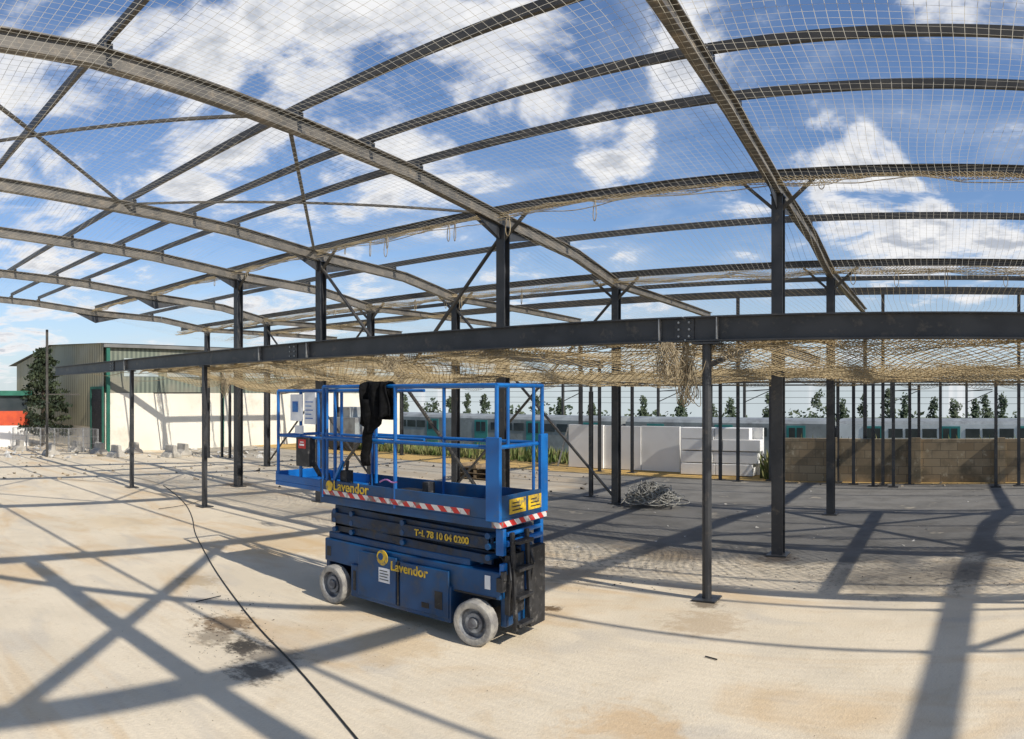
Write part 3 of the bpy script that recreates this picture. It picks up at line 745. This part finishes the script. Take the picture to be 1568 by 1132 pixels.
a=P('utility_pole',steel_p,None); X,Y=G(72,700); a.tube((X,Y,0),(X,Y,E+math.hypot(X,Y)*(YH-505)/F),.05,8); a.bar((X,Y,2.2),(X+.01,Y+1.2,2.2),.04,.04); a.done()
mc=empty('generator_trailer',(-17,20,0))
X,Y=G(525,690)
a=P('housing',M('machine_grey',(.3,.32,.32),(.2,.2,.2),3,.6),mc,.02); a.box(X-.8,X+.7,Y,Y+1,.35,1.3); a.box(X-.5,X+.3,Y+.1,Y+.9,1.3,1.7); a.done()
a=P('tyres',rubber,mc)
for dx in (-.5,.4): a.tube((X+dx,Y-.08,.3),(X+dx,Y+.1,.3),.3,16)
a.done()
a=P('pallet_stack',M('pallet_wood',(.3,.22,.13),(.2,.14,.08),5,.9),None)
X,Y=G(725,735)
for k in range(3):
    a.box(X-.6,X+.6,Y,Y+.8,.03+k*.13,.05+k*.13)
    for q in (-.55,0,.5): a.box(X+q,X+q+.08,Y,Y+.8,.053+k*.13,.127+k*.13)
a.done()

# ---------------------------------------------------------------- vegetation
leafd=M('foliage_dark',(.020,.034,.016),(.045,.06,.025),2,.8)
leafm=M('foliage_green',(.045,.07,.035),(.075,.095,.05),.4,.8)
bark=M('bark',(.09,.07,.05),(.06,.045,.03),6,.9)
def leaves(bm,c,r,cnt,s,rr,sq=(1,1,1)):
    for _ in range(cnt):
        v=Vector((rr.gauss(0,1),rr.gauss(0,1),rr.gauss(0,1))).normalized()*(rr.random()**.4)*r
        p=Vector(c)+Vector((v.x*sq[0],v.y*sq[1],v.z*sq[2]))
        a=Vector((rr.gauss(0,1),rr.gauss(0,1),rr.gauss(0,1))).normalized(); b_=a.orthogonal().normalized(); k=s*rr.uniform(.6,1.3)
        bm.faces.new([bm.verts.new(p-a*k),bm.verts.new(p+b_*k*.6),bm.verts.new(p+a*k),bm.verts.new(p-b_*k*.6)])
def fin(bm,name,mat,par=None):
    me=bpy.data.meshes.new(name); bm.to_mesh(me); bm.free(); me.materials.append(mat); o=bpy.data.objects.new(name,me); col.objects.link(o)
    if par: o.parent=par; o.matrix_parent_inverse=Matrix.Translation(-par.location)
    return o
X,Y=G(66,684)
ct=empty('conifer_tree',(X,Y,0)); rr=random.Random(5)
a=P('trunk',bark,ct); a.ext((X,Y,0),(X,Y,4.0),[(.08*math.cos(i),.08*math.sin(i)) for i in range(6)]); a.done()
bm=bmesh.new(); top=4.1
for k in range(170):
    t=rr.random()**.8; z=.5+t*(top-.5); R_=(1.15*(1-t)**.7+.08)*rr.uniform(.8,1.15); an=rr.uniform(0,6.28); q=R_*rr.uniform(.35,1.08)
    leaves(bm,(X+q*math.cos(an),Y+q*math.sin(an),z-.15*q),.24,30,.075,rr,(1.3,1.3,.45))
fin(bm,'foliage',leafd,ct)
bm=bmesh.new(); rr=random.Random(11)
for px,top_,wpx in [(662,608,26),(690,612,16),(742,600,16),(716,604,10),(823,600,18),(858,612,12),(905,612,10),(985,610,14),(1043,612,20),(1090,616,16),(1120,610,16),(1178,610,14),(1253,588,24),(1290,616,14),(1322,612,14),(1360,600,24),(1385,606,14),(1430,616,12),(1462,612,16),(1495,618,12),(1510,608,12),(1535,602,20),(620,606,22),(560,604,24),(590,610,16)]:
    Y=82+rr.uniform(-5,8); x=XY(px,Y); dd=math.hypot(x,Y); zt=E+dd*(YH-top_-rr.uniform(-4,6))/F; zb=-3.0; W=wpx/F*dd*.5*rr.uniform(.8,1.3); Hh=zt-zb
    for k in range(30):
        t=rr.random(); sh=math.sin(math.pi*min(1,t*.85+.12))**.7
        an=rr.uniform(0,6.28); q=W*sh*rr.uniform(.1,.95)
        leaves(bm,(x+q*math.cos(an)+rr.gauss(0,.1),Y+q*math.sin(an),zb+.4+t*(Hh-.5)),.5,20,.2,rr,(.8,.8,1.2))
x=-75
while x<45:
    h_=rr.uniform(1.0,3.0)
    leaves(bm,(x,92+rr.uniform(-3,3),-3+h_*.55),1.6,80,.32,rr,(1.6,.8,h_*.5)); x+=rr.uniform(1.4,3.2)
fin(bm,'distant_trees',leafm)

# ---------------------------------------------------------------- world
SUN=Vector((1.24,-.14,1.0)).normalized()
elev=math.asin(SUN.z); 
w=bpy.data.worlds.new("World"); sc.world=w; w.use_nodes=True
n=w.node_tree.nodes; l=w.node_tree.links
for x in list(n): n.remove(x)
out=n.new('ShaderNodeOutputWorld'); bg=n.new('ShaderNodeBackground'); l.new(bg.outputs[0],out.inputs[0])
tc=n.new('ShaderNodeTexCoord'); sp=n.new('ShaderNodeSeparateXYZ'); l.new(tc.outputs['Generated'],sp.inputs[0])
zc=mt('MAXIMUM',sp.outputs[2],.015)
cb_=n.new('ShaderNodeCombineXYZ'); l.new(sp.outputs[0],cb_.inputs[0]); l.new(sp.outputs[1],cb_.inputs[1]); l.new(zc,cb_.inputs[2])
sky=n.new('ShaderNodeTexSky'); sky.sky_type='NISHITA'; sky.sun_disc=False; sky.sun_elevation=elev; sky.sun_rotation=math.atan2(SUN.x,SUN.y); sky.air_density=1.0; sky.dust_density=.5; sky.ozone_density=2.5
l.new(cb_.outputs[0],sky.inputs['Vector'])
den=mt('ADD',zc,.16)
cc=n.new('ShaderNodeCombineXYZ'); l.new(mt('DIVIDE',sp.outputs[0],den),cc.inputs[0]); l.new(mt('DIVIDE',sp.outputs[1],den),cc.inputs[1])
def wn(s,d,r,off,dist=0):
    mp=n.new('ShaderNodeMapping'); mp.inputs['Location'].default_value=off; l.new(cc.outputs[0],mp.inputs[0])
    q=n.new('ShaderNodeTexNoise'); q.inputs['Scale'].default_value=s; q.inputs['Detail'].default_value=d; q.inputs['Roughness'].default_value=r; q.inputs['Distortion'].default_value=dist; l.new(mp.outputs[0],q.inputs['Vector']); return q.outputs['Fac']
tot=None
blobs=[(330,60,.30,.24),(560,90,.25,.26),(745,80,.16,.28),(810,120,.09,.2),(120,170,.24,.15),(940,222,.075,.30),(1310,285,.10,.30),(1260,240,.07,.2),(1400,375,.11,.28),(1500,395,.10,.22),(1375,290,.06,.22),(1030,120,.05,.16),(1100,12,.10,.12),(120,360,.14,.18),(30,330,.12,.18),(1430,10,.08,.14),(1190,150,.08,.10),(60,520,.12,.18),(1150,300,.07,.12),(450,450,.15,.14),(850,450,.13,.10)]
for px,py,r_,wt in blobs:
    d=DIR(px,py); dp=n.new('ShaderNodeVectorMath'); dp.operation='DOT_PRODUCT'; l.new(tc.outputs['Generated'],dp.inputs[0]); dp.inputs[1].default_value=d
    v=mr(dp.outputs['Value'],math.cos(r_),math.cos(r_*.35),0,wt)
    tot=v if tot is None else mt('MAXIMUM',tot,v)
fb_=wn(2.2,6,.62,(3.1,1.7,0),.35)
fine=wn(7,4,.6,(1,5,0))
val=mt('ADD',mt('ADD',mt('ADD',mt('MULTIPLY',mt('SUBTRACT',fb_,.5),1.5),.45),tot),mt('MULTIPLY',mt('SUBTRACT',fine,.5),.25))
mask=mr(val,.57,.79)
thick=mr(val,.66,.93)
cl_=mix(mt('MULTIPLY',thick,mr(fine,.38,.62)),(.93,.93,.94),(.48,.52,.60))
skys=n.new('ShaderNodeVectorMath'); skys.operation='MULTIPLY'; l.new(sky.outputs[0],skys.inputs[0]); skys.inputs[1].default_value=(.11,.120,.136)
hz_=mr(zc,.0,.24,.6,0)
base=mix(hz_,skys.outputs[0],(.58,.67,.77))
hum=mt('MULTIPLY',mr(fb_,.42,.7),.34)
base=mix(hum,base,(.72,.77,.83))
fincol=mix(mask,base,cl_)
l.new(fincol,bg.inputs[0]); bg.inputs[1].default_value=1.0
w.cycles.sampling_method='MANUAL'; w.cycles.sample_map_resolution=256
sl=bpy.data.lights.new('sun','SUN'); sl.energy=5.0; sl.angle=math.radians(.53); sl.color=(1,.94,.84)
so=bpy.data.objects.new('sun',sl); col.objects.link(so); so.rotation_euler=SUN.to_track_quat('Z','Y').to_euler()
# ---------------------------------------------------------------- camera
cd=bpy.data.cameras.new("camera"); cam=bpy.data.objects.new("camera",cd); col.objects.link(cam); sc.camera=cam
cam.location=(0,0,E); cam.rotation_euler=(math.pi/2,0,(XP-784)/F)
cd.lens=22.2; cd.clip_end=6000; cd.clip_start=.05
cd.type='PANO'
for t in (cd,getattr(cd,'cycles',None)):
    try:
        t.panorama_type='CENTRAL_CYLINDRICAL'
        t.central_cylindrical_range_u_min=-784/F; t.central_cylindrical_range_u_max=784/F
        t.central_cylindrical_range_v_min=(YH-1132)/F; t.central_cylindrical_range_v_max=YH/F
        t.central_cylindrical_radius=1.0
    except Exception as e: pass
sc.view_settings.view_transform='Standard'; sc.view_settings.look='None'; sc.view_settings.exposure=0
